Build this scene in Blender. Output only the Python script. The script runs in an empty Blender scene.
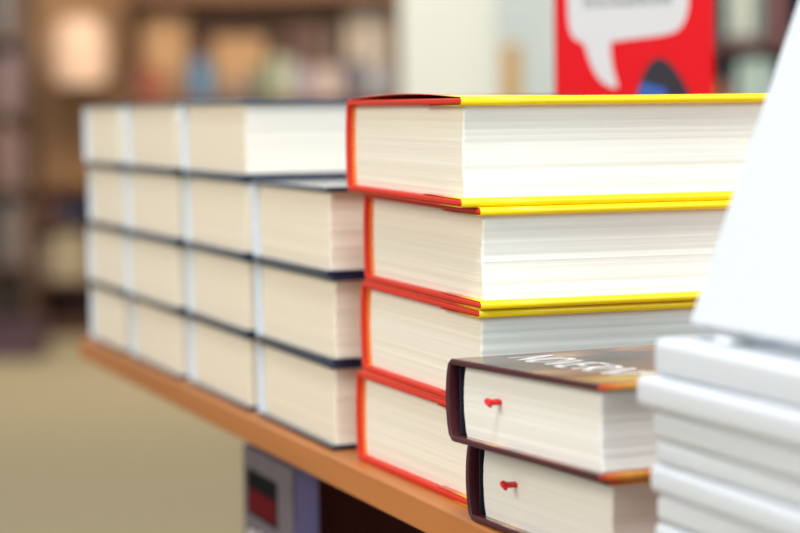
import bpy, bmesh, math, random
from mathutils import Vector, Matrix, noise as mnoise
random.seed(7)
S = bpy.context.scene
COL = S.collection
PI = math.pi
rad = math.radians

# ------------------------------------------------------------------ materials
def new_mat(name):
    m = bpy.data.materials.new(name); m.use_nodes = True
    nt = m.node_tree
    b = nt.nodes['Principled BSDF']
    return m, nt, b
def lin(c):
    return tuple(((v/255)/12.92 if v/255 <= .04045 else ((v/255+.055)/1.055)**2.4) for v in c) + (1,)
def plain(name, rgb, rough=.6, bump=0, bscale=400, var=.06, spec=.4, emit=None, coat=0, metal=0):
    m, nt, b = new_mat(name)
    tc = nt.nodes.new('ShaderNodeTexCoord')
    n = nt.nodes.new('ShaderNodeTexNoise'); n.inputs['Scale'].default_value = bscale*.15
    n.inputs['Detail'].default_value = 4
    nt.links.new(tc.outputs['Object'], n.inputs['Vector'])
    r = nt.nodes.new('ShaderNodeValToRGB')
    c = lin(rgb)
    r.color_ramp.elements[0].color = tuple(v*(1-var) for v in c[:3])+(1,)
    r.color_ramp.elements[1].color = tuple(min(1, v*(1+var)) for v in c[:3])+(1,)
    r.color_ramp.elements[0].position = .35; r.color_ramp.elements[1].position = .65
    nt.links.new(n.outputs['Fac'], r.inputs['Fac']); nt.links.new(r.outputs['Color'], b.inputs['Base Color'])
    b.inputs['Roughness'].default_value = rough
    b.inputs['Specular IOR Level'].default_value = spec
    b.inputs['Metallic'].default_value = metal
    b.inputs['Coat Weight'].default_value = coat
    if bump:
        n2 = nt.nodes.new('ShaderNodeTexNoise'); n2.inputs['Scale'].default_value = bscale
        nt.links.new(tc.outputs['Object'], n2.inputs['Vector'])
        bp = nt.nodes.new('ShaderNodeBump'); bp.inputs['Strength'].default_value = bump; bp.inputs['Distance'].default_value = .001
        nt.links.new(n2.outputs['Fac'], bp.inputs['Height']); nt.links.new(bp.outputs['Normal'], b.inputs['Normal'])
    if emit:
        b.inputs['Emission Color'].default_value = lin(rgb); b.inputs['Emission Strength'].default_value = emit
    return m
def paper(name, rgb, lines=1100, amt=.12):
    """page edges: hair-fine layers across the thickness (local z), soft broader bands of gathered sheets"""
    m, nt, b = new_mat(name)
    tc = nt.nodes.new('ShaderNodeTexCoord')
    mp = nt.nodes.new('ShaderNodeMapping'); mp.inputs['Scale'].default_value = (6, 6, lines)
    nt.links.new(tc.outputs['Object'], mp.inputs['Vector'])
    n = nt.nodes.new('ShaderNodeTexNoise'); n.inputs['Scale'].default_value = 1.0; n.inputs['Detail'].default_value = 3
    nt.links.new(mp.outputs['Vector'], n.inputs['Vector'])
    mp2 = nt.nodes.new('ShaderNodeMapping'); mp2.inputs['Scale'].default_value = (3, 3, lines*.2)
    nt.links.new(tc.outputs['Object'], mp2.inputs['Vector'])
    n2 = nt.nodes.new('ShaderNodeTexNoise'); n2.inputs['Scale'].default_value = 1.0; n2.inputs['Detail'].default_value = 2
    nt.links.new(mp2.outputs['Vector'], n2.inputs['Vector'])
    mx = nt.nodes.new('ShaderNodeMath'); mx.operation = 'ADD'
    nt.links.new(n.outputs['Fac'], mx.inputs[0]); nt.links.new(n2.outputs['Fac'], mx.inputs[1])
    hf = nt.nodes.new('ShaderNodeMath'); hf.operation = 'MULTIPLY'; hf.inputs[1].default_value = .5
    nt.links.new(mx.outputs[0], hf.inputs[0])
    r = nt.nodes.new('ShaderNodeValToRGB'); c = lin(rgb)
    r.color_ramp.elements[0].position = .36; r.color_ramp.elements[1].position = .58
    r.color_ramp.elements[0].color = tuple(v*(1-amt) for v in c[:3])+(1,)
    r.color_ramp.elements[1].color = c
    nt.links.new(hf.outputs[0], r.inputs['Fac']); nt.links.new(r.outputs['Color'], b.inputs['Base Color'])
    bp = nt.nodes.new('ShaderNodeBump'); bp.inputs['Strength'].default_value = .35; bp.inputs['Distance'].default_value = .0004
    nt.links.new(hf.outputs[0], bp.inputs['Height']); nt.links.new(bp.outputs['Normal'], b.inputs['Normal'])
    b.inputs['Roughness'].default_value = .85; b.inputs['Specular IOR Level'].default_value = .15
    return m
def wood(name, rgb, dark=.72, axis=1, scale=14, rough=.45):
    m, nt, b = new_mat(name)
    tc = nt.nodes.new('ShaderNodeTexCoord'); mp = nt.nodes.new('ShaderNodeMapping')
    sc = [scale*6]*3; sc[axis] = scale*.35
    mp.inputs['Scale'].default_value = sc
    nt.links.new(tc.outputs['Object'], mp.inputs['Vector'])
    n = nt.nodes.new('ShaderNodeTexNoise'); n.inputs['Scale'].default_value = 1.2; n.inputs['Detail'].default_value = 6
    n.inputs['Distortion'].default_value = .6
    nt.links.new(mp.outputs['Vector'], n.inputs['Vector'])
    r = nt.nodes.new('ShaderNodeValToRGB'); c = lin(rgb)
    r.color_ramp.elements[0].position = .3; r.color_ramp.elements[1].position = .7
    r.color_ramp.elements[0].color = tuple(v*dark for v in c[:3])+(1,); r.color_ramp.elements[1].color = c
    nt.links.new(n.outputs['Fac'], r.inputs['Fac']); nt.links.new(r.outputs['Color'], b.inputs['Base Color'])
    b.inputs['Roughness'].default_value = rough
    return m
def ramp_noise(name, stops, scale=30, stretch=(1, 1, 1), rough=.35, detail=5, coat=0):
    m, nt, b = new_mat(name)
    tc = nt.nodes.new('ShaderNodeTexCoord'); mp = nt.nodes.new('ShaderNodeMapping'); mp.inputs['Scale'].default_value = stretch
    nt.links.new(tc.outputs['Object'], mp.inputs['Vector'])
    n = nt.nodes.new('ShaderNodeTexNoise'); n.inputs['Scale'].default_value = scale; n.inputs['Detail'].default_value = detail
    nt.links.new(mp.outputs['Vector'], n.inputs['Vector'])
    r = nt.nodes.new('ShaderNodeValToRGB')
    while len(r.color_ramp.elements) < len(stops): r.color_ramp.elements.new(.5)
    for e, (p, c) in zip(r.color_ramp.elements, stops): e.position = p; e.color = lin(c)
    nt.links.new(n.outputs['Fac'], r.inputs['Fac']); nt.links.new(r.outputs['Color'], b.inputs['Base Color'])
    b.inputs['Roughness'].default_value = rough; b.inputs['Coat Weight'].default_value = coat
    return m
def jacket_mat(name, spine_rgb, board_rgb, W, t0=.93, t1=.97):
    """printed dust jacket: one colour over spine and boards, another over the fore-edge and flaps"""
    m, nt, b = new_mat(name)
    tc = nt.nodes.new('ShaderNodeTexCoord'); sx = nt.nodes.new('ShaderNodeSeparateXYZ')
    nt.links.new(tc.outputs['Object'], sx.inputs[0])
    d = nt.nodes.new('ShaderNodeMath'); d.operation = 'DIVIDE'; d.inputs[1].default_value = W
    nt.links.new(sx.outputs['X'], d.inputs[0])
    r = nt.nodes.new('ShaderNodeValToRGB')
    r.color_ramp.elements[0].position = t0; r.color_ramp.elements[1].position = t1
    r.color_ramp.elements[0].color = lin(spine_rgb); r.color_ramp.elements[1].color = lin(board_rgb)
    nt.links.new(d.outputs[0], r.inputs['Fac']); nt.links.new(r.outputs['Color'], b.inputs['Base Color'])
    b.inputs['Roughness'].default_value = .3
    return m
def stripes(name, a, c, n=900):
    m, nt, b = new_mat(name)
    tc = nt.nodes.new('ShaderNodeTexCoord'); w = nt.nodes.new('ShaderNodeTexWave')
    w.bands_direction = 'Z'; w.inputs['Scale'].default_value = n/6.28
    nt.links.new(tc.outputs['Object'], w.inputs['Vector'])
    r = nt.nodes.new('ShaderNodeValToRGB'); r.color_ramp.elements[0].color = lin(a); r.color_ramp.elements[1].color = lin(c)
    nt.links.new(w.outputs['Fac'], r.inputs['Fac']); nt.links.new(r.outputs['Color'], b.inputs['Base Color'])
    b.inputs['Roughness'].default_value = .6
    return m

W_R, L_R = .1475, .215          # red-bound books
M = {}
M['page_red'] = paper('cream_pages', (238, 231, 216), 1500, .07)
M['page_navy'] = paper('warm_pages', (236, 224, 204), amt=.04)
M['page_purple'] = paper('grey_pages', (234, 231, 224), 1500, amt=.04)
M['page_white'] = paper('white_pages', (220, 225, 234), amt=.05)
M['red_cloth'] = plain('red_cloth', (208, 44, 18), .5, .12, 3000, .08)
M['jacket'] = jacket_mat('red_and_yellow_jacket', (226, 74, 30), (252, 214, 6), W_R, .80, .95)
M['headband'] = stripes('orange_headband', (214, 62, 20), (240, 150, 50))
M['navy'] = plain('navy_board', (14, 36, 62), .14, 0, 3000, .1, .5, coat=.35)
M['navy_spine'] = plain('pale_blue_spine', (214, 224, 236), .5, .05, 3000, .04)
M['maroon'] = plain('dark_maroon_cloth', (74, 28, 36), .42, .1, 3000, .1)
M['lining'] = plain('navy_black_lining', (22, 22, 40), .7)
M['art'] = ramp_noise('brown_cover_art', [(.32, (40, 20, 24)), (.45, (92, 48, 42)), (.53, (138, 70, 44)), (.60, (172, 112, 58)), (.70, (220, 176, 92))], 48, (1, .6, 1), .22, 6, .5)
M['art_edge'] = ramp_noise('orange_cover_edge', [(.34, (120, 28, 22)), (.46, (206, 74, 34)), (.56, (226, 120, 50)), (.68, (230, 170, 70))], 45, (1, 1, 1), .35, 4)
M['ink_white'] = plain('white_ink', (238, 234, 230), .35, 0, 400, .02)
M['ribbon'] = plain('red_ribbon', (226, 22, 28), .45, .2, 4000)
M['white_card'] = plain('white_card', (212, 216, 222), .5, .04, 1500, .015)
M['white_plastic'] = plain('white_plastic', (236, 238, 241), .35, 0, 400, .02)
M['table'] = wood('honey_wood', (190, 116, 52), .80, 1, 9, .42)
M['maroon_wood'] = wood('dark_maroon_wood', (126, 68, 58), .75, 2, 8, .6)
M['carpet'] = ramp_noise('tan_carpet', [(.35, (144, 130, 100)), (.65, (166, 152, 118))], 60, (1, 1, 1), .95, 8)
M['wall_tan'] = plain('tan_wall', (176, 134, 94), .8, 0, 30, .06)
M['wall_side'] = plain('side_wall', (190, 180, 165), .8, 0, 30, .04)
M['pillar'] = plain('ivory_paint', (240, 237, 220), .7, 0, 40, .02)
M['panel_white'] = plain('white_paint', (246, 250, 244), .6, 0, 40, .02)
M['brown_wood'] = wood('brown_bookcase_wood', (134, 90, 58), .7, 2, 5, .5)
M['dark_wood'] = wood('dark_brown_wood', (84, 44, 24), .7, 0, 5, .5)
M['board_box'] = plain('brown_cardboard', (176, 138, 100), .8, .1, 200, .06)
M['tape'] = plain('parcel_tape', (170, 120, 70), .3)
M['post'] = wood('honey_post_wood', (208, 160, 88), .82, 2, 8, .5)
M['poster_red'] = plain('red_print', (206, 12, 20), .6, 0, 60, .03, .15)
M['bubble'] = plain('pale_grey_print', (198, 193, 187), .6, 0, 60, .02)
M['black_print'] = plain('black_brown_print', (34, 24, 28), .4)
M['blue_print'] = plain('blue_print', (44, 84, 150), .4)
M['grey_print'] = plain('grey_print', (100, 90, 100), .5, 0, 200, .15)
M['dark_print'] = plain('dark_print', (12, 9, 12), .7, spec=.08)
M['crimson_print'] = plain('crimson_print', (92, 8, 18), .7, spec=.08)
M['lamp'] = plain('glowing_peach_shade', (228, 192, 164), .85, emit=.08)
M['brass'] = plain('dull_brass', (150, 110, 60), .4, metal=.8)

_cm = {}
def colour(rgb):
    if rgb not in _cm: _cm[rgb] = plain('cover_%02x%02x%02x' % rgb, rgb, .5, .05, 500, .08)
    return _cm[rgb]

# ------------------------------------------------------------------ mesh helpers
def link(name, bm, mats, parent=None, bevel=0, seg=2, smooth=True, angle=35):
    bmesh.ops.recalc_face_normals(bm, faces=bm.faces[:])
    me = bpy.data.meshes.new(name); bm.to_mesh(me); bm.free()
    if not isinstance(mats, (list, tuple)): mats = [mats]
    for m in mats: me.materials.append(m)
    if smooth:
        me.polygons.foreach_set('use_smooth', [True]*len(me.polygons))
        me.set_sharp_from_angle(angle=rad(angle))
    o = bpy.data.objects.new(name, me); COL.objects.link(o)
    if parent: o.parent = parent
    if bevel:
        md = o.modifiers.new('edge', 'BEVEL'); md.width = bevel; md.segments = seg
        md.limit_method = 'ANGLE'; md.angle_limit = rad(angle); md.harden_normals = False
    return o
def box(bm, x0, x1, y0, y1, z0, z1, mi=0):
    v = [bm.verts.new(p) for p in ((x0,y0,z0),(x1,y0,z0),(x1,y1,z0),(x0,y1,z0),(x0,y0,z1),(x1,y0,z1),(x1,y1,z1),(x0,y1,z1))]
    for f in ((0,3,2,1),(4,5,6,7),(0,1,5,4),(1,2,6,5),(2,3,7,6),(3,0,4,7)):
        bm.faces.new([v[i] for i in f]).material_index = mi
    return v
def boxobj(name, dims, mat, parent=None, bevel=.002, seg=2):
    bm = bmesh.new(); box(bm, *dims); return link(name, bm, mat, parent, bevel, seg)
def grid_slab(x0, x1, y0, y1, z0, z1, nx, ny, fn=None, mat_of=None):
    """closed slab, gridded on its two large faces so that it can bow"""
    bm = bmesh.new(); G = []
    for z in (z0, z1):
        G.append([[bm.verts.new((x0+(x1-x0)*i/nx, y0+(y1-y0)*j/ny, z)) for j in range(ny+1)] for i in range(nx+1)])
    def q(*a, k=''):
        f = bm.faces.new(a)
        if mat_of: f.material_index = mat_of(k)
    for i in range(nx):
        for j in range(ny):
            q(G[0][i][j], G[0][i][j+1], G[0][i+1][j+1], G[0][i+1][j], k='under')
            q(G[1][i][j], G[1][i+1][j], G[1][i+1][j+1], G[1][i][j+1], k='over')
    for i in range(nx):
        q(G[0][i][0], G[0][i+1][0], G[1][i+1][0], G[1][i][0], k='tail')
        q(G[0][i+1][ny], G[0][i][ny], G[1][i][ny], G[1][i+1][ny], k='head')
    for j in range(ny):
        q(G[0][0][j+1], G[0][0][j], G[1][0][j], G[1][0][j+1], k='spine')
        q(G[0][nx][j], G[0][nx][j+1], G[1][nx][j+1], G[1][nx][j], k='fore')
    if fn:
        for v in bm.verts: v.co = fn(v.co)
    return bm
def strip(path, y0, y1, ny=1, fn=None):
    """open sheet: an (x, z) path run along y"""
    bm = bmesh.new()
    R = [[bm.verts.new((p[0], y0+(y1-y0)*j/ny, p[1])) for j in range(ny+1)] for p in path]
    for i in range(len(path)-1):
        for j in range(ny): bm.faces.new((R[i][j], R[i+1][j], R[i+1][j+1], R[i][j+1]))
    if fn:
        for v in bm.verts: v.co = fn(v.co)
    return bm
def prism(pts, y0, y1):
    """closed (x, z) outline run along y"""
    bm = bmesh.new()
    a = [bm.verts.new((x, y0, z)) for x, z in pts]; b = [bm.verts.new((x, y1, z)) for x, z in pts]
    n = len(pts)
    bm.faces.new(a); bm.faces.new(b[::-1])
    for i in range(n): bm.faces.new((a[i], a[(i+1) % n], b[(i+1) % n], b[i]))
    return bm
def tube(pts, r, n=8):
    bm = bmesh.new(); rings = []
    P = [Vector(p) for p in pts]
    for i, p in enumerate(P):
        t = (P[min(i+1, len(P)-1)]-P[max(i-1, 0)]).normalized()
        a = t.orthogonal().normalized(); b = t.cross(a)
        rings.append([bm.verts.new(p+(a*math.cos(2*PI*k/n)+b*math.sin(2*PI*k/n))*r) for k in range(n)])
    for i in range(len(P)-1):
        for k in range(n): bm.faces.new((rings[i][k], rings[i][(k+1) % n], rings[i+1][(k+1) % n], rings[i+1][k]))
    bm.faces.new(rings[0][::-1]); bm.faces.new(rings[-1])
    return bm
def lathe(prof, n=24):
    bm = bmesh.new()
    R = [[bm.verts.new((r*math.cos(2*PI*k/n), r*math.sin(2*PI*k/n), z)) for k in range(n)] for r, z in prof]
    for i in range(len(R)-1):
        for k in range(n): bm.faces.new((R[i][k], R[i][(k+1) % n], R[i+1][(k+1) % n], R[i+1][k]))
    bm.faces.new(R[0][::-1]); bm.faces.new(R[-1])
    return bm

def thing(name, label, cat, loc=(0, 0, 0), rot=0, group=None):
    o = bpy.data.objects.new(name, None); COL.objects.link(o)
    o.empty_display_size = .02
    o.location = loc; o.rotation_euler = rot if isinstance(rot, tuple) else (0, 0, rot)
    tag(o, label, cat, group); return o
def tag(o, label, cat, group=None):
    o['label'] = label; o['category'] = cat
    if group: o['group'] = group
    return o
def struct(o): o['kind'] = 'structure'; return o
def dup(root, label, loc, rot, group=None):
    r = root.copy(); COL.objects.link(r); r.location = loc; r.rotation_euler = rot if isinstance(rot, tuple) else (0, 0, rot)
    r['label'] = label
    if group: r['group'] = group
    for ch in list(root.children):
        c = ch.copy(); COL.objects.link(c); c.parent = r
        for g in list(ch.children):
            d = g.copy(); COL.objects.link(d); d.parent = c
    return r

# ------------------------------------------------------------------ a hardback: x spine -> fore-edge, y tail -> head, z thickness
def pages_bm(x0, x1, y0, y1, z0, z1, seed, layers=46, hollow=.0018, rnd=.0022, ragged=.00013, swell=None):
    rr = random.Random(seed); bm = bmesh.new(); rings = []
    drift = 0; dt = 0
    for i in range(layers+1):
        t = i/layers; z = z0+(z1-z0)*t
        drift = drift*.75+rr.uniform(-1, 1)*ragged; dt = dt*.75+rr.uniform(-1, 1)*ragged*.55
        fx = x1-hollow*math.sin(PI*t)**.8+drift+rr.uniform(-1, 1)*ragged*.4
        sx = x0-rnd*math.sin(PI*t)**.8
        ty = y0+dt
        c = .0007
        ring = [(sx, ty), (fx-c, ty), (fx, ty+c), (fx, y1-c), (fx-c, y1), (sx, y1)]
        rings.append([bm.verts.new((x, y, z)) for x, y in ring])
    n = 6
    for i in range(layers):
        for k in range(n): bm.faces.new((rings[i][k], rings[i][(k+1) % n], rings[i+1][(k+1) % n], rings[i+1][k]))
    bm.faces.new(rings[0][::-1]); bm.faces.new(rings[-1])
    if swell:
        for v in bm.verts: v.co = swell(v.co)
    return bm
def hardback(root, W, L, T, b, cover_mats, page_mat, spine_mat, seed, sq=.0035, bulge=.0025, spine_gap=.003, headband=None,
             jacket=None, jacket_bow=0, grow=0, layers=46, hollow=.0018, spine_th=.002, mat_of=None, lift=0, fore_sq=None):
    fsq = sq if fore_sq is None else fore_sq
    def swell(c): return Vector((c.x, c.y, c.z*(1+grow*max(0, c.x)/W)))
    def up(c):      # the front board lifts a little towards the corner of its tail
        k = lift*max(0, c.x/W)**2*max(0, 1-c.y/(L*.6))
        c = swell(c); return Vector((c.x, c.y, c.z+k))
    x0 = spine_th*.6
    link('front_cover', grid_slab(x0, W, 0, L, T-b, T, 10, 6, up, mat_of), cover_mats, root, b*.32, 3)
    link('back_cover', grid_slab(x0, W, 0, L, 0, b, 6, 2, swell, mat_of), cover_mats, root, b*.32, 3)
    # spine: a curved strip with thickness, closed at the boards
    n = 14; out = []; inn = []
    for i in range(n+1):
        t = i/n; z = T*t
        rb = min(1, min(t, 1-t)/.09); k = math.sin(PI*t)**.55
        out.append((-bulge*k-spine_th*.7*math.sqrt(max(0, 1-(1-rb)**2))+x0*.9, z))
        inn.append((-bulge*k*.9+spine_th+x0*.3, min(T-b*.5, max(b*.5, z))))
    link('spine', prism(out+inn[::-1], .0002, L-.0002), spine_mat, root, .0004, 2, angle=50)
    px0 = spine_th+spine_gap
    link('page_block', pages_bm(px0, W-fsq, sq, L-sq, b*.96, T-b*.96, seed, layers, hollow, bulge*.6, swell=swell), page_mat, root, angle=30)
    if headband:
        pts = [(px0-.0006-bulge*.8*math.sin(PI*i/12)**.6, sq-.0002, b+(T-2*b)*i/12) for i in range(13)]
        hb = link('headband', tube(pts, .0012, 10), headband, root)
        hb['label'] = 'orange striped headband'
    if jacket:
        g = .0004; r = b/2+g; P = []
        def arc(cx, cz, a0, a1, m=7): return [(cx+r*math.cos(a0+(a1-a0)*i/m), cz+r*math.sin(a0+(a1-a0)*i/m)) for i in range(m+1)]
        P.append((W-.045, T-b-g))
        P += arc(W-b/2+g, T-b/2, -PI/2, PI/2)
        for i in range(1, 12):
            t = 1-i/12; P.append((W*t, T+g))
        sp = [(x-g*1.5, z) for x, z in out]; sp[0] = (sp[0][0], -g); sp[-1] = (sp[-1][0], T+g)
        P += sp[::-1]
        for i in range(1, 6): P.append((W*i/6, -g))
        P += arc(W-b/2+g, b/2, -PI/2, PI/2)[0:]
        P.append((W-.045, b+g))
        def bow(c):
            k = 0
            if c.z > T-.0005 and 0 < c.x < W: k = jacket_bow*math.sin(PI*min(1, c.x/(W*.97)))**.9*max(0, 1-c.y/(L*.4))
            c = swell(c); return Vector((c.x, c.y, c.z+k))
        j = link('dust_jacket', strip(P, .0004, L+.0003, 6, bow), jacket, root, angle=60)
        md = j.modifiers.new('sheet', 'SOLIDIFY'); md.thickness = .0003; md.offset = 0
    return root

TZ = .85                                    # table top
# ------------------------------------------------------------------ red-bound stack
ROT = -PI/2
def place_red(i): return
red_specs = [   # label, near corner x, y, height at the spine, turn (deg), thickness, growth towards the fore-edge, sag of the fore-edge
    ('red-bound yellow-edged book at the bottom of the red stack, on the wooden table', .3325, .8385, 0, 1.0, .0421, -.020, 0),
    ('red-bound yellow-edged book second from the bottom, half hidden by the maroon book', .3320, .8345, .0431, .2, .0420, -.022, .0008),
    ('red-bound yellow-edged book third from the bottom, directly under the topmost red book', .3315, .8310, .0861, -.3, .0418, -.022, .0014),
    ('topmost red-bound book of the red stack with yellow edges and a bowed jacket', .3242, .8330, .1289, -.2, .0420, .052, .0022)]
for i, (lab, x, y, z, a, T, grow, sag) in enumerate(red_specs):
    t = thing('hardcover_book', lab, 'book', (0, 0, 0), (0, sag/W_R, ROT+rad(a)), 'red-bound hardbacks in the near stack')
    hardback(t, W_R, L_R, T, .0025, M['red_cloth'], M['page_red'], M['red_cloth'], 10+i, sq=.0035, bulge=.0022, spine_gap=.0016,
             headband=M['headband'], jacket=M['jacket'], jacket_bow=(.0019 if i == 3 else 0.0), layers=60, hollow=.0022, grow=grow)
    # local (W,0) is the near tail/fore-edge corner: put it at (x, y)
    v = Matrix.Rotation(ROT+rad(a), 3, 'Z') @ Vector((W_R, 0, 0))
    t.location = (x-v.x, y-v.y, TZ+z+.0006)

# ------------------------------------------------------------------ navy-bound books: four stacks along the table
W_N, L_N = .134, .205
rowz = [0, .0428, .0862, .1298]; rowt = [.0424, .0430, .0432, .0436]
cols = ['nearest navy stack, beside the red-bound stack', 'second navy stack from the red books', 'third navy stack from the red books', 'farthest navy stack, at the table end']
heights = [['bottom', 'middle', 'top']] + [['bottom', 'second-lowest', 'second-highest', 'top']]*3
protos = {}
for k in range(4):
    for r in range(3 if k == 0 else 4):
        lab = '%s navy-bound book with cream pages in the %s' % (heights[k][r], cols[k])
        rr = random.Random(100+k*7+r)
        a = ROT+rad(rr.uniform(-.5, .5)); y0 = (1.0170, 1.1710, 1.3300, 1.4900)[k]+rr.uniform(-.0012, .0012); x = .3265+rr.uniform(-.001, .001)
        wn = .104 if k == 3 else W_N
        if (r, wn) not in protos:
            t = thing('navy_book', lab, 'book', (0, 0, 0), a, 'navy-bound books in four stacks')
            hardback(t, wn, L_N, rowt[r], .0024, M['navy'], M['page_navy'], M['navy_spine'], 40+r, sq=.0032, bulge=.0012, spine_gap=.001, layers=40, hollow=.0015)
            protos[r, wn] = t
        else:
            t = dup(protos[r, wn], lab, (0, 0, 0), a)
        v = Matrix.Rotation(a, 3, 'Z') @ Vector((wn, 0, 0))
        t.location = (x-v.x, y0-v.y, TZ+rowz[r]+.0003)

# ------------------------------------------------------------------ two maroon pocket hardbacks in front
W_P, L_P, T_P = .1155, .150, .0337
def ribbon_bm(x, z):
    # a cut ribbon end: out of the pages, curled back on itself
    bm = bmesh.new(); path = [(.010, 0), (.0005, .0002), (-.0012, .0009), (-.0024, .0008), (-.0031, -.0002), (-.0027, -.0013), (-.0016, -.0019)]
    R = [[bm.verts.new((x+s*.0012+max(0, i-2)*.0002, y, z+dz-s*.0004)) for s in (-1, 0, 1)] for i, (y, dz) in enumerate(path)]
    for i in range(len(path)-1):
        for k in range(2): bm.faces.new((R[i][k], R[i][k+1], R[i+1][k+1], R[i+1][k]))
    return bm
def maroon_side(k): return {'over': 1, 'fore': 2}.get(k, 0)
pur = [('lower of two maroon hardbacks with red ribbon tips, lying on the table', .3222, .8205, 0, 4.0, .018, .0335, .30, 0),
       ('maroon hardback with painted brown cover and white lettering, on top of its maroon twin', .3110, .8125, .0341, 6.0, .040, .0334, .31, .0058)]
maroons = []
for i, (lab, x, y, z, a, grow, T, rx, tilt) in enumerate(pur):
    t = thing('maroon_book', lab, 'book', (x, y, TZ+z+.0003), (0, -tilt, ROT+rad(a)), 'maroon hardbacks in the foreground')
    hardback(t, W_P, L_P, T, .0026, [M['maroon'], M['art'], M['art_edge']], M['page_purple'], M['maroon'], 70+i, sq=.0038, bulge=.0042,
             spine_gap=.0056, grow=grow, layers=44, hollow=.001, mat_of=maroon_side, spine_th=.0018)
    b = link('bookmark_ribbon', ribbon_bm(W_P*rx, T*.60), M['ribbon'], t)
    b['label'] = 'red ribbon tip'
    md = b.modifiers.new('cloth', 'SOLIDIFY'); md.thickness = .0014
    ln = link('spine_lining', grid_slab(.0028, .0036, .003, L_P-.003, .003, T-.003, 1, 1), M['lining'], t)
    ln['label'] = 'dark blue-black lining inside the spine'
    maroons.append(t)
# white brush lettering printed across the cover: strokes lie on the front board
def brush(bm, pts, w, z):
    P = [Vector((p[0], p[1], 0)) for p in pts]; prev = None
    for i, p in enumerate(P):
        d = (P[min(i+1, len(P)-1)]-P[max(i-1, 0)]).normalized(); nrm = Vector((-d.y, d.x, 0))
        ww = w*(.55+.45*math.sin(PI*(i+.5)/len(P)))
        a = bm.verts.new(p+nrm*ww+Vector((0, 0, z(p)))); b = bm.verts.new(p-nrm*ww+Vector((0, 0, z(p))))
        if prev: bm.faces.new((prev[0], prev[1], b, a))
        prev = (a, b)
def arcpts(cx, cy, rx, ry, a0, a1, n=10): return [(cx+rx*math.cos(rad(a0+(a1-a0)*i/n)), cy+ry*math.sin(rad(a0+(a1-a0)*i/n))) for i in range(n+1)]
bm = bmesh.new(); Tt = .0334
zf = lambda p: Tt*(1+.040*max(0, p.x)/W_P)+.00015
def letters(bm):
    # painterly capitals along the width of the cover, tops towards the head
    x = .015; y0 = .0185; h = .0195; w = .0092
    def S_(p, k=.0016): brush(bm, p, k, zf)
    for kind in 'NOVERNI':
        if kind == 'N': S_([(x, y0), (x, y0+h*1.05)], .0007); S_([(x, y0+h*1.05), (x+w*.5, y0+h*.5), (x+w, y0)], .0016); S_([(x+w, y0), (x+w, y0+h)], .0008)
        elif kind == 'O': S_(arcpts(x+w*.5, y0+h*.5, w*.5, h*.5, 0, 360, 18))
        elif kind == 'V': S_([(x, y0+h), (x+w*.5, y0)], .0016); S_([(x+w*.5, y0), (x+w, y0+h)], .0010)
        elif kind == 'I': S_([(x+w*.3, y0), (x+w*.3, y0+h)], .0015)
        elif kind == 'D': S_([(x, y0), (x, y0+h)]); S_(arcpts(x, y0+h*.5, w, h*.5, 90, -90, 12))
        elif kind == 'E': S_([(x, y0), (x, y0+h)]); S_([(x, y0), (x+w*.8, y0)]); S_([(x, y0+h*.5), (x+w*.7, y0+h*.5)]); S_([(x, y0+h), (x+w*.8, y0+h)])
        elif kind == 'S': S_(arcpts(x+w*.45, y0+h*.75, w*.45, h*.25, 20, 270, 9)+arcpts(x+w*.45, y0+h*.25, w*.45, h*.25, 90, -160, 9))
        elif kind == 'U': S_([(x, y0+h), (x, y0+h*.4)]); S_(arcpts(x+w*.5, y0+h*.4, w*.5, h*.4, 180, 360, 10)); S_([(x+w, y0+h*.4), (x+w, y0+h)])
        elif kind == 'R': S_([(x, y0), (x, y0+h)]); S_(arcpts(x, y0+h*.72, w*.8, h*.28, 90, -90, 10)); S_([(x+w*.2, y0+h*.45), (x+w, y0)])
        x += w+.0033
letters(bm)
o = link('title_lettering', bm, M['ink_white'], maroons[1]); o['label'] = 'white script lettering'

# ------------------------------------------------------------------ white softcover booklets at the right
def booklet(t, W, L, T, seed):
    """x spine -> fore-edge, y along the spine; the rounded spine faces the aisle"""
    c = .0007; n = 8
    out = []; r = min(T*.30, .0028)
    for i in range(n+1):
        a = -PI/2-(PI/2)*i/n; out.append((r+r*math.cos(a), r+r*math.sin(a)))
    for i in range(n+1):
        a = PI-(PI/2)*i/n; out.append((r+r*math.cos(a), T-r+r*math.sin(a)))
    out = [(W, 0)]+out+[(W, T)]
    inn = [(W, T-c), (r, T-c), (c+.0004, T-r), (c+.0004, r), (r, c), (W, c)]
    link('cover', prism(out+inn, 0, L), M['white_card'], t, .0002, 1, angle=50)
    link('page_block', pages_bm(c+.0006, W-.0006, .0006, L-.0006, c*1.05, T-c*1.05, seed, 16, 0, 0, .0001), M['page_white'], t)
bt = [.8500, .8592, .8688, .8782, .8880, .8980, .9062, .9166, .9276, .9402]
bl = ['white booklet at the very bottom of the white stack on the table', 'white booklet second from the bottom of the white stack', 'white booklet third from the bottom of the white stack',
      'white booklet fourth from the bottom of the white stack', 'middle white booklet of the white stack, fifth from the top', 'fourth white booklet from the top of the white stack',
      'third white booklet from the top of the white stack', 'white booklet that juts out, second from the top of the white stack', 'topmost white booklet of the stack, carrying the white easel']
boff = [0, .0015, .0005, .001, -.0005, .0008, .0002, -.0035, .0006]
for i in range(9):
    a = ROT+rad([.3, -.5, .2, .6, -.3, .4, -.2, .5, 0][i])
    T = bt[i+1]-bt[i]-.0003
    t = thing('booklet', bl[i], 'booklet', (0, 0, 0), a, 'white booklets in the foreground stack')
    # local x must run along +X (spine towards the aisle), local y along -Y
    t.rotation_euler = (0, 0, a+PI/2)
    booklet(t, .135, .20, T, 200+i)
    v = Matrix.Rotation(a+PI/2, 3, 'Z') @ Vector((0, .20, 0))
    t.location = (.3235+boff[i]-v.x, .6560-boff[i]*1.3-v.y, bt[i]+.0001)

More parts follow.
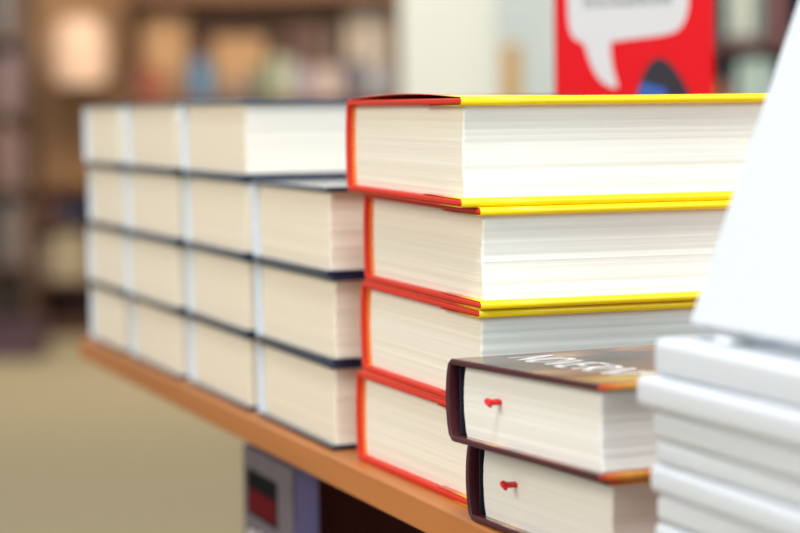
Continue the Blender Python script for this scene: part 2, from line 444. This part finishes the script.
# leaning white book on an easel
LEAN = rad(21)
t = thing('leaning_book', 'plain white book leaning back on the easel above the white booklets', 'book', (.3335, .6490, .9402+.0051), (-LEAN, 0, ROT))
w_, h_, d_ = .150, .205, .007
bm = bmesh.new(); box(bm, 0, w_, 0, .0016, 0, h_); o = link('front_cover', bm, M['white_card'], t, .0007, 2)
bm = bmesh.new(); box(bm, 0, w_, d_-.0016, d_, 0, h_); link('back_cover', bm, M['white_card'], t, .0007, 2)
bm = bmesh.new(); box(bm, w_-.0016, w_+.0004, .0002, d_-.0002, .0001, h_-.0001); link('spine', bm, M['white_card'], t, .0006, 2)
bm = bmesh.new(); box(bm, .002, w_-.0018, .0017, d_-.0017, .002, h_-.002); link('page_block', bm, M['page_white'], t)
e = thing('book_easel', 'small white easel holding the leaning white book on the booklets', 'easel', (.3335, .6490, .9402+.0003), (0, 0, ROT))
def ease(name, pts, x0, x1, bev=.0006):      # outline in (depth y, z), run along local x
    bm = bmesh.new()
    a = [bm.verts.new((x0, y, z)) for y, z in pts]; b = [bm.verts.new((x1, y, z)) for y, z in pts]; n = len(pts)
    bm.faces.new(a); bm.faces.new(b[::-1])
    for i in range(n): bm.faces.new((a[i], a[(i+1) % n], b[(i+1) % n], b[i]))
    return link(name, bm, M['white_plastic'], e, bev, 2)
for x0 in (.0185, .112):
    ease('ledge', [(-.0008, 0), (.060, 0), (.060, .0020), (-.0008, .0020)], x0, x0+.009)
s, c = math.sin(LEAN), math.cos(LEAN)
by = d_*c+.0012; bz = .0048-d_*s
by0 = by-(bz-.0022)*s/c
ease('back_plate', [(by0, .0022), (by0+.15*s, .0022+.15*c), (by0+.15*s+.003, .0022+.15*c), (by0+.003, .0022)], .02, .119)
ease('strut', [(.056, .0022), (.060, .0022), (by0+.10*s+.0085, .0022+.10*c), (by0+.10*s+.0035, .0022+.10*c)], .060, .078)

# ------------------------------------------------------------------ the display table
tb = thing('display_table', 'long honey-coloured wooden display table carrying all the book stacks', 'table', (0, 0, 0))
TX0, TX1, TY0, TY1 = .3215, 1.08, -.35, 1.612
o = boxobj('tabletop', (TX0, TX1, TY0, TY1, TZ-.0145, TZ), M['table'], tb, .0012, 3)
for y in (1.214, -.22): boxobj('end_panel', (.3505, TX1-.03, y, y+.022, .0, TZ-.0146), M['maroon_wood'], tb, .001)
boxobj('back_panel', (.78, .80, -.1975, 1.2138, .06, TZ-.0148), M['maroon_wood'], tb, .001)
boxobj('shelf', (.327, .7798, -.1975, 1.2138, .640, .660), M['maroon_wood'], tb, .001)
boxobj('shelf', (.327, .7798, -.1975, 1.2138, .25, .27), M['maroon_wood'], tb, .001)
# book facing out under the table top
t = thing('paperback', 'grey paperback with a black and crimson panel, facing out under the table top', 'book', (.3350, 1.2095, .6604), (0, 0, ROT))
w_, h_, d_ = .0985, .1655, .0145
boxobj('front_cover', (0, w_, 0, .0005, 0, h_), M['grey_print'], t, 0)
boxobj('back_cover', (0, w_, d_-.0005, d_, 0, h_), M['grey_print'], t, 0)
boxobj('spine', (-.0005, 0, 0, d_, 0, h_), M['grey_print'], t, 0)
bm = bmesh.new(); box(bm, .0002, w_-.0004, .0006, d_-.0006, .0002, h_-.0002)
o = link('page_block', bm, paper('shade_tinted_pages', (128, 126, 176)), t)  # white paper; shade under the table top is put into its violet-grey colour
p = boxobj('printed_panel', (.008, .068, -.0003, 0, h_-.038, h_-.012), M['dark_print'], t, 0); p['label'] = 'black printed panel'
boxobj('printed_band', (.010, .066, -.0005, -.0003, h_-.036, h_-.023), M['crimson_print'], p, 0)
bm = bmesh.new()
rr = random.Random(3)
for i in range(9): box(bm, .010+i*.0068, .0145+i*.0068, -.0003, 0, h_-.062+rr.uniform(-.003, .003), h_-.048+rr.uniform(-.003, .003))
link('lettering', bm, M['ink_white'], t)

# ------------------------------------------------------------------ things placed in the room behind, in a frame square to the view
YAW = rad(19.673); FPX = 2191.7; EYE = 1.01723
Rh = Vector((math.cos(YAW), -math.sin(YAW), 0)); Fh = Vector((math.sin(YAW), math.cos(YAW), 0))
def room(r, d, z=0): return Rh*r+Fh*d+Vector((0, 0, z))
def ru(u, d): return (u-400)/FPX*d
def zv(u, v, d): return EYE+(109.1-(u-400)*.01236-v)/FPX*d*.9975
BR = -YAW

# red book standing face-out behind the stacks
D = 1.36
t = thing('red_paperback', 'red paperback with white speech bubble standing face-out behind the red stack', 'book', room(ru(637, D), D, .954), BR)
w2 = 156/FPX*D/2
def cu(u): return (u-637)/FPX*D
def cz(u, v): return zv(u, v, D)-.954
HB = .168
boxobj('front_cover', (-w2, w2, 0, .0005, 0, HB), M['poster_red'], t, 0)
boxobj('back_cover', (-w2, w2, .0175, .018, 0, HB), M['poster_red'], t, 0)
boxobj('spine', (-w2-.0005, -w2, 0, .018, 0, HB), M['poster_red'], t, 0)
bm = bmesh.new(); box(bm, -w2+.0002, w2-.0006, .0006, .0174, .0002, HB-.0002); link('page_block', bm, M['page_white'], t)
def decal(name, pts, mat, parent, y=-.0003):
    P = [(cu(540+a/4.444), cz(540+a/4.444, b/4.444)) for a, b in pts]
    bm = prism(P, y, y+.0003); return link(name, bm, mat, parent, smooth=False)
def smooth_loop(pts, it=2):
    for _ in range(it):
        q = []
        for i in range(len(pts)):
            a, b = pts[i], pts[(i+1) % len(pts)]
            q += [(a[0]*.75+b[0]*.25, a[1]*.75+b[1]*.25), (a[0]*.25+b[0]*.75, a[1]*.25+b[1]*.75)]
        pts = q
    return pts
bub = [(128, -150), (132, 60), (140, 140), (165, 182), (205, 190), (222, 260), (255, 335), (300, 382), (352, 394), (350, 372), (328, 300), (318, 190), (330, 184), (590, 156), (640, 118), (668, 40), (672, -160), (640, -215), (180, -200)]
o = decal('speech_bubble', smooth_loop(bub), M['bubble'], t); o['label'] = 'pale grey speech bubble'
head = [(400, 640), (425, 470), (438, 400), (470, 310), (512, 258), (562, 258), (612, 310), (660, 390), (692, 470), (690, 640)]
hd = decal('printed_head', smooth_loop(head, 2), M['black_print'], t); hd['label'] = 'dark hair of a printed head'
decal('printed_collar', [(438, 412), (462, 366), (560, 392), (590, 470), (600, 600), (430, 600)], M['blue_print'], hd, -.0006)
bm = bmesh.new(); rr = random.Random(5); xx = 205
while xx < 590:
    wd = rr.uniform(8, 13); hh = rr.uniform(22, 50)
    a, b = cu(540+xx/4.444), cu(540+(xx+wd)/4.444); z1 = cz(600, (-14)/4.444); z0 = cz(600, (34-(xx-205)*.03)/4.444)
    box(bm, a, b, -.0006, -.0003, z0, z0+(z1-z0)*hh/50); xx += wd+rr.uniform(5, 12)
link('lettering', bm, plain('soft_grey_ink', (120, 120, 122), .6), o)
# its block
o = boxobj('display_block', (-.07, .07, -.012, .075, 0, .1037), M['table'], None, .002)
o.location = room(ru(637, D), D, .8501); o.rotation_euler = (0, 0, BR)
tag(o, 'wooden block on the table under the red speech-bubble paperback', 'display block')

# ------------------------------------------------------------------ background furniture
def case(u0, u1, d, depth, z0, z1, shelves, label, mat, th=.022, back=None, wall=False):
    r0, r1 = ru(u0, d), ru(u1, d)
    t = thing('bookcase', label, 'bookcase', room((r0+r1)/2, d, 0), BR)
    h = (r1-r0)/2
    for x in (-h, h-th): boxobj('side_panel', (x, x+th, 0, depth, z0, z1), mat, t, .002)
    boxobj('back_panel', (-h+th, h-th, depth-.012, depth, z0, z1), back or mat, t, .001)
    boxobj('top_panel', (-h, h, 0, depth, z1+.0003, z1+.03), mat, t, .002)
    for z in shelves: boxobj('shelf', (-h+th+.0002, h-th-.0002, .004, depth-.0125, z-.024, z), mat, t, .002)
    boxobj('plinth', (-h+th+.0002, h-th-.0002, .02, .04, 0, .075), mat, t, .002)
    return t
def far_book(u0, u1, vtop, d, zb, rgb, label, group, yoff=.02, depth=.13, gap=.9):
    r = ru((u0+u1)/2, d); w = (u1-u0)/FPX*d*gap; h = zv((u0+u1)/2, vtop, d)-zb
    t = thing('shelf_book', label, 'book', room(r, d+yoff, zb+.0005), BR, group)
    c = colour(rgb)
    boxobj('spine', (-w/2, w/2, 0, .003, 0, h), c, t, .001)
    boxobj('cover', (-w/2, -w/2+.002, .003, depth, 0, h), c, t, 0)
    boxobj('cover', (w/2-.002, w/2, .003, depth, 0, h), c, t, 0)
    bm = bmesh.new(); box(bm, -w/2+.0022, w/2-.0022, .0032, depth-.004, .002, h-.003); link('page_block', bm, M['page_navy'], t)
    return t
def carton(u0, u1, vtop, d, zb, yoff, label, dep=.2):
    r = ru((u0+u1)/2, d); w = (u1-u0)/FPX*d; h = zv((u0+u1)/2, vtop, d)-zb
    t = thing('cardboard_box', label, 'box', room(r, d+yoff, zb+.0005), BR, 'cardboard boxes on the far bookcase')
    boxobj('carton', (-w/2, w/2, 0, dep, 0, h), M['board_box'], t, .003)
    boxobj('tape', (-.025, .025, -.0006, 0, h-.05, h), M['tape'], t, 0)
    return t
DB = 10.0
zs = zv(260, 98, DB)
A = case(127, 404, DB, .36, 0, 2.05, [.42, zs, zs+.47, 1.9], 'tall brown bookcase with boxes and books far behind the navy stacks', M['brown_wood'])
carton(143, 187, 12, DB, zs, .16, 'taller tan cardboard box at the left of the far bookcase', .17)
carton(214, 266, 36, DB, zs, .16, 'lower tan cardboard box in the middle of the far bookcase', .17)
fb = [(134, 143, 70, (84, 60, 46), 'dark brown'), (143, 154, 66, (150, 74, 54), 'rust red'), (154, 166, 70, (160, 88, 60), 'brick red'), (167, 177, 76, (150, 110, 76), 'tan'),
      (177, 188, 72, (140, 108, 84), 'dull brown'), (189, 196, 60, (92, 92, 96), 'slate'), (196, 204, 58, (74, 126, 166), 'bright blue'), (204, 213, 62, (88, 132, 160), 'lighter blue'),
      (214, 225, 78, (116, 104, 100), 'grey brown'), (225, 237, 80, (150, 118, 92), 'sandy'), (238, 250, 84, (120, 116, 124), 'blue grey'), (251, 261, 74, (104, 98, 92), 'charcoal'),
      (262, 272, 62, (104, 122, 90), 'moss green'), (273, 286, 56, (164, 168, 142), 'sage'), (287, 299, 60, (176, 176, 156), 'pale sage'), (300, 309, 66, (150, 136, 150), 'lilac'),
      (309, 319, 70, (168, 150, 162), 'mauve'), (320, 333, 66, (196, 174, 158), 'pinkish'), (333, 345, 68, (186, 168, 156), 'beige'), (346, 358, 60, (92, 84, 98), 'dark violet'),
      (358, 370, 62, (104, 96, 108), 'smoky violet'), (371, 383, 72, (164, 168, 172), 'pale grey'), (384, 395, 66, (146, 148, 156), 'steel grey')]
ords = ['first', 'second', 'third', 'fourth', 'fifth', 'sixth', 'seventh', 'eighth', 'ninth', 'tenth', 'eleventh', 'twelfth', 'thirteenth', 'fourteenth', 'fifteenth', 'sixteenth', 'seventeenth',
        'eighteenth', 'nineteenth', 'twentieth', 'twenty-first', 'twenty-second', 'twenty-third']
for i, (a, b, v, c, nm) in enumerate(fb):
    far_book(a, b, v, DB, zs, c, '%s book on the far brown bookcase, %s from its left end' % (nm, ords[i]), 'books on the far brown bookcase')
# on the same shelf, tall pale and olive folders at the right end, set back
for (a, b, v, c, nm) in [(348, 362, 10, (186, 170, 146), 'tall sand-coloured folder'), (363, 378, 5, (190, 178, 164), 'tall pale grey folder'), (379, 393, 8, (180, 166, 150), 'tall stone-grey folder')]:
    far_book(a, b, v, DB, zs, c, '%s standing behind the books at the right of the far bookcase' % nm, 'tall folders on the far bookcase', .17, .15)
for (a, b, v, c, nm) in [(288, 306, 14, (92, 62, 50), 'dark brown'), (307, 325, 20, (104, 76, 60), 'umber'), (326, 344, 24, (88, 70, 62), 'dark taupe')]:
    far_book(a, b, v, DB, zs, c, '%s tall folder behind the books near the middle of the far bookcase' % nm, 'tall folders on the far bookcase', .17, .15)

# left side: tall grey-brown bookcase cut by the frame, low dark cabinet, lamp
DC = 9.6
C_ = case(-90, 30, DC, .34, 0, 2.05, [.36, .70, 1.03, 1.36, 1.70], 'tall dark bookcase at the left edge of the photo', wood('umber_wood', (100, 74, 56), .7, 2, 5))
lc = [((128, 104, 88), (96, 110, 116), (116, 88, 74), (140, 116, 100)), ((150, 118, 104), (112, 100, 100), (140, 92, 80), (122, 104, 96)), ((110, 88, 86), (128, 120, 124), (154, 108, 96), (92, 86, 98)), ((96, 84, 80), (112, 118, 116), (120, 88, 74), (100, 92, 88))]
nmz = ['lowest', 'second-lowest', 'middle', 'upper']
for k, zb in enumerate([.36, .70, 1.03, 1.36]):
    u = -2
    for j, c in enumerate(lc[k]):
        r = ru(u+3, DC); w = .028; h = .22+.02*((j*7+k*3) % 4)
        t = thing('shelf_book', 'blurred book on the %s shelf of the left bookcase, %s from the left' % (nmz[k], ords[j]), 'book', room(r, DC+.02, zb+.0005), BR, 'books on the left bookcase')
        boxobj('spine', (-w/2, w/2, 0, .003, 0, h), colour(c), t, .001)
        bm = bmesh.new(); box(bm, -w/2+.002, w/2-.002, .0032, .15, .001, h-.003); link('page_block', bm, M['page_navy'], t)
        u += 6.8
DL = 10.0
zc = zv(70, 286, DL); ztop = zv(70, 188, DL)
lo = case(36, 124, DL, .34, 0, ztop-.03, [zc+.02, zc+.28], 'low dark-brown bookcase against the tan wall beside the farthest navy stack', M['dark_wood'])
ll = [(41, 52, 240, (150, 128, 118), 'dusty pink'), (53, 66, 236, (190, 174, 138), 'straw-coloured'), (67, 80, 232, (184, 166, 132), 'buff'), (81, 95, 240, (150, 138, 112), 'khaki')]
for i, (a, b, v, c, nm) in enumerate(ll):
    far_book(a, b, v, DL, zc+.02, c, '%s book on the low dark-brown bookcase, lower row' % nm, 'books on the low bookcase')
for i, (a, b, v, c, nm) in enumerate([(41, 54, 202, (112, 74, 66), 'reddish brown'), (55, 65, 206, (84, 72, 76), 'dark mauve'), (66, 76, 200, (44, 46, 72), 'navy'), (77, 88, 203, (50, 46, 64), 'black-blue')]):
    far_book(a, b, v, DL, zc+.28, c, '%s book on the low dark-brown bookcase, upper row' % nm, 'books on the low bookcase')
# lamp on the low case
lp = thing('table_lamp', 'peach lamp glowing on the low dark-brown bookcase', 'lamp', room(ru(79, DL), DL+.16, ztop), BR)
zl0, zl1 = zv(79, 84, DL)-ztop, zv(79, 18, DL)-ztop
link('base', lathe([(.07, 0.0005), (.07, .012), (.03, .03), (.022, .06), (.012, .08)]), M['brass'], lp)
link('stem', lathe([(.01, .081), (.01, zl0+.02)], 12), M['brass'], lp)
n = 28; bm = bmesh.new(); R = []
for rr_, z in [(.128, zl0), (.140, zl0+.1), (.128, zl0+.22), (.095, zl1), (.092, zl1), (.124, zl0+.22), (.136, zl0+.1), (.124, zl0)]:
    R.append([bm.verts.new((rr_*math.cos(2*PI*k/n), rr_*math.sin(2*PI*k/n), z)) for k in range(n)])
for i in range(8):
    for k in range(n): bm.faces.new((R[i][k], R[i][(k+1) % n], R[(i+1) % 8][(k+1) % n], R[(i+1) % 8][k]))
link('lamp_shade', bm, M['lamp'], lp)

# ivory pillar, white panel, honey post
DP = 5.2
def slab_s(name, u0, u1, d, dep, z0, z1, mat):
    o = boxobj(name, (ru(u0, d), ru(u1, d), 0, dep, z0, z1), mat, None, .004)
    o.location = Fh*d; o.rotation_euler = (0, 0, BR); return struct(o)
slab_s('trim_1', 404, 500, DP, .35, 0, 2.9, M['pillar']).name = 'pillar'
slab_s('trim_2', 497, 690, DP+.36, .05, 0, 2.9, M['panel_white'])
t = thing('wooden_post', 'short honey-coloured wooden post standing before the ivory pillar', 'post', room(ru(513.5, 4.6), 4.6, 0), BR)
zp = zv(513, 44, 4.6)
boxobj('foot', (-.12, .12, -.12, .12, 0.0, .03), M['post'], t, .004)
boxobj('shaft', (-.020, .020, -.020, .020, .0302, zp), M['post'], t, .004)
# right-hand bookcase beyond the red paperback
DR = 4.2
zr = zv(750, 37, DR); zr2 = zr-.33
B_ = case(704, 880, DR, .3, 0, 2.0, [.35, zr2, zr, zr+.34], 'brown bookcase with pale green books beyond the red paperback', wood('red_brown_wood', (104, 58, 46), .75, 0, 6), back=plain('dark_back', (58, 52, 60), .8))
for (a, b, v, c, nm, row) in [(722, 729, -60, (70, 92, 92), 'dark teal', 1), (730, 741, -50, (196, 200, 176), 'pale green', 1), (742, 756, -45, (214, 208, 186), 'ivory', 1), (757, 764, -55, (150, 160, 142), 'grey green', 1), (765, 773, -52, (44, 60, 66), 'blackish teal', 1), (774, 786, -50, (150, 92, 80), 'brick', 1),
                              (721, 730, 84, (214, 128, 70), 'orange', 0), (731, 739, 66, (74, 78, 92), 'slate', 0), (740, 753, 60, (178, 192, 170), 'pale green', 0), (754, 767, 58, (196, 206, 190), 'mint white', 0), (768, 780, 62, (160, 176, 160), 'sage', 0)]:
    far_book(a, b, v, DR, zr if row else zr2, c, '%s book on the %s visible shelf of the right bookcase' % (nm, 'upper' if row else 'lower'), 'books on the right bookcase')
# dark crate on the carpet at far left
t = thing('storage_crate', 'dark plum crate on the carpet at the left edge', 'crate', room(ru(-2, 9.0), 9.0, 0), BR)
boxobj('crate_body', (-.16, .16, 0, .28, .0005, .13), colour((88, 62, 70)), t, .01)
boxobj('crate_rim', (-.17, .17, -.01, .29, .1302, .15), colour((74, 52, 62)), t, .004)

# ------------------------------------------------------------------ room shell
o = boxobj('floor', (-6, 9, -5, 14, -.1, 0), M['carpet'], None, 0); struct(o)
o = boxobj('wall_back', (-6, 8, 0, .12, 0, 3.1), M['wall_tan'], None, 0); o.location = Fh*10.5; o.rotation_euler = (0, 0, BR); struct(o)

# ------------------------------------------------------------------ light
def area(name, loc, target, size, size_y, energy, rgb):
    l = bpy.data.lights.new(name, 'AREA'); l.shape = 'RECTANGLE'; l.size = size; l.size_y = size_y; l.energy = energy; l.color = rgb
    o = bpy.data.objects.new(name, l); COL.objects.link(o); o.location = loc
    o.rotation_euler = (Vector(target)-Vector(loc)).to_track_quat('-Z', 'Y').to_euler(); return o
area('window_light', (.9, -3.2, 2.6), (.45, .9, .9), 3.0, 1.6, 118, (.54, .78, 1.0))
area('ceiling_light', (-.1, -.1, 2.9), (.35, .75, .9), 1.0, .5, 42, (.90, .96, 1))
area('aisle_light', (-2.4, .1, 2.5), (.4, 1.0, .9), 1.8, 1.2, 60, (1, .90, .75))
area('shop_light', tuple(room(-.6, 7.9, 2.9)), tuple(room(-.6, 9.6, .9)), 2.5, 1.0, 105, (1, .88, .72))
area('hall_light', tuple(room(1.0, 3.2, 2.9)), tuple(room(.6, 5.2, 1.0)), 1.6, .8, 30, (1, .97, .92))
area('floor_fill_light', tuple(room(-.9, 4.6, 2.9)), tuple(room(-.9, 4.7, 0)), 1.2, 1.2, 34, (1, .95, .84))  # added fill that brightens the near carpet, not a known ceiling fitting
w = bpy.data.worlds.new('World'); S.world = w; w.use_nodes = True
bg = w.node_tree.nodes['Background']; bg.inputs['Color'].default_value = (.84, .92, 1, 1); bg.inputs['Strength'].default_value = .60

# ------------------------------------------------------------------ camera
cd = bpy.data.cameras.new('Camera'); cam = bpy.data.objects.new('Camera', cd); COL.objects.link(cam)
pit, roll = rad(4.10789), rad(-.70801)
F = Vector((math.sin(YAW)*math.cos(pit), math.cos(YAW)*math.cos(pit), -math.sin(pit)))
R0 = Vector((math.cos(YAW), -math.sin(YAW), 0)); U0 = R0.cross(F)
R = R0*math.cos(roll)+U0*math.sin(roll); U = -R0*math.sin(roll)+U0*math.cos(roll)
mw = Matrix(((R.x, U.x, -F.x, 0), (R.y, U.y, -F.y, 0), (R.z, U.z, -F.z, EYE), (0, 0, 0, 1)))
cam.matrix_world = mw
cd.sensor_width = 36; cd.lens = FPX/800*36; cd.clip_start = .05; cd.clip_end = 60
cd.dof.use_dof = True; cd.dof.focus_distance = .905; cd.dof.aperture_fstop = 6.6
S.camera = cam
S.view_settings.view_transform = 'Standard'; S.view_settings.look = 'None'; S.view_settings.gamma = 1
S.view_settings.use_curve_mapping = False; S.view_settings.exposure = 0
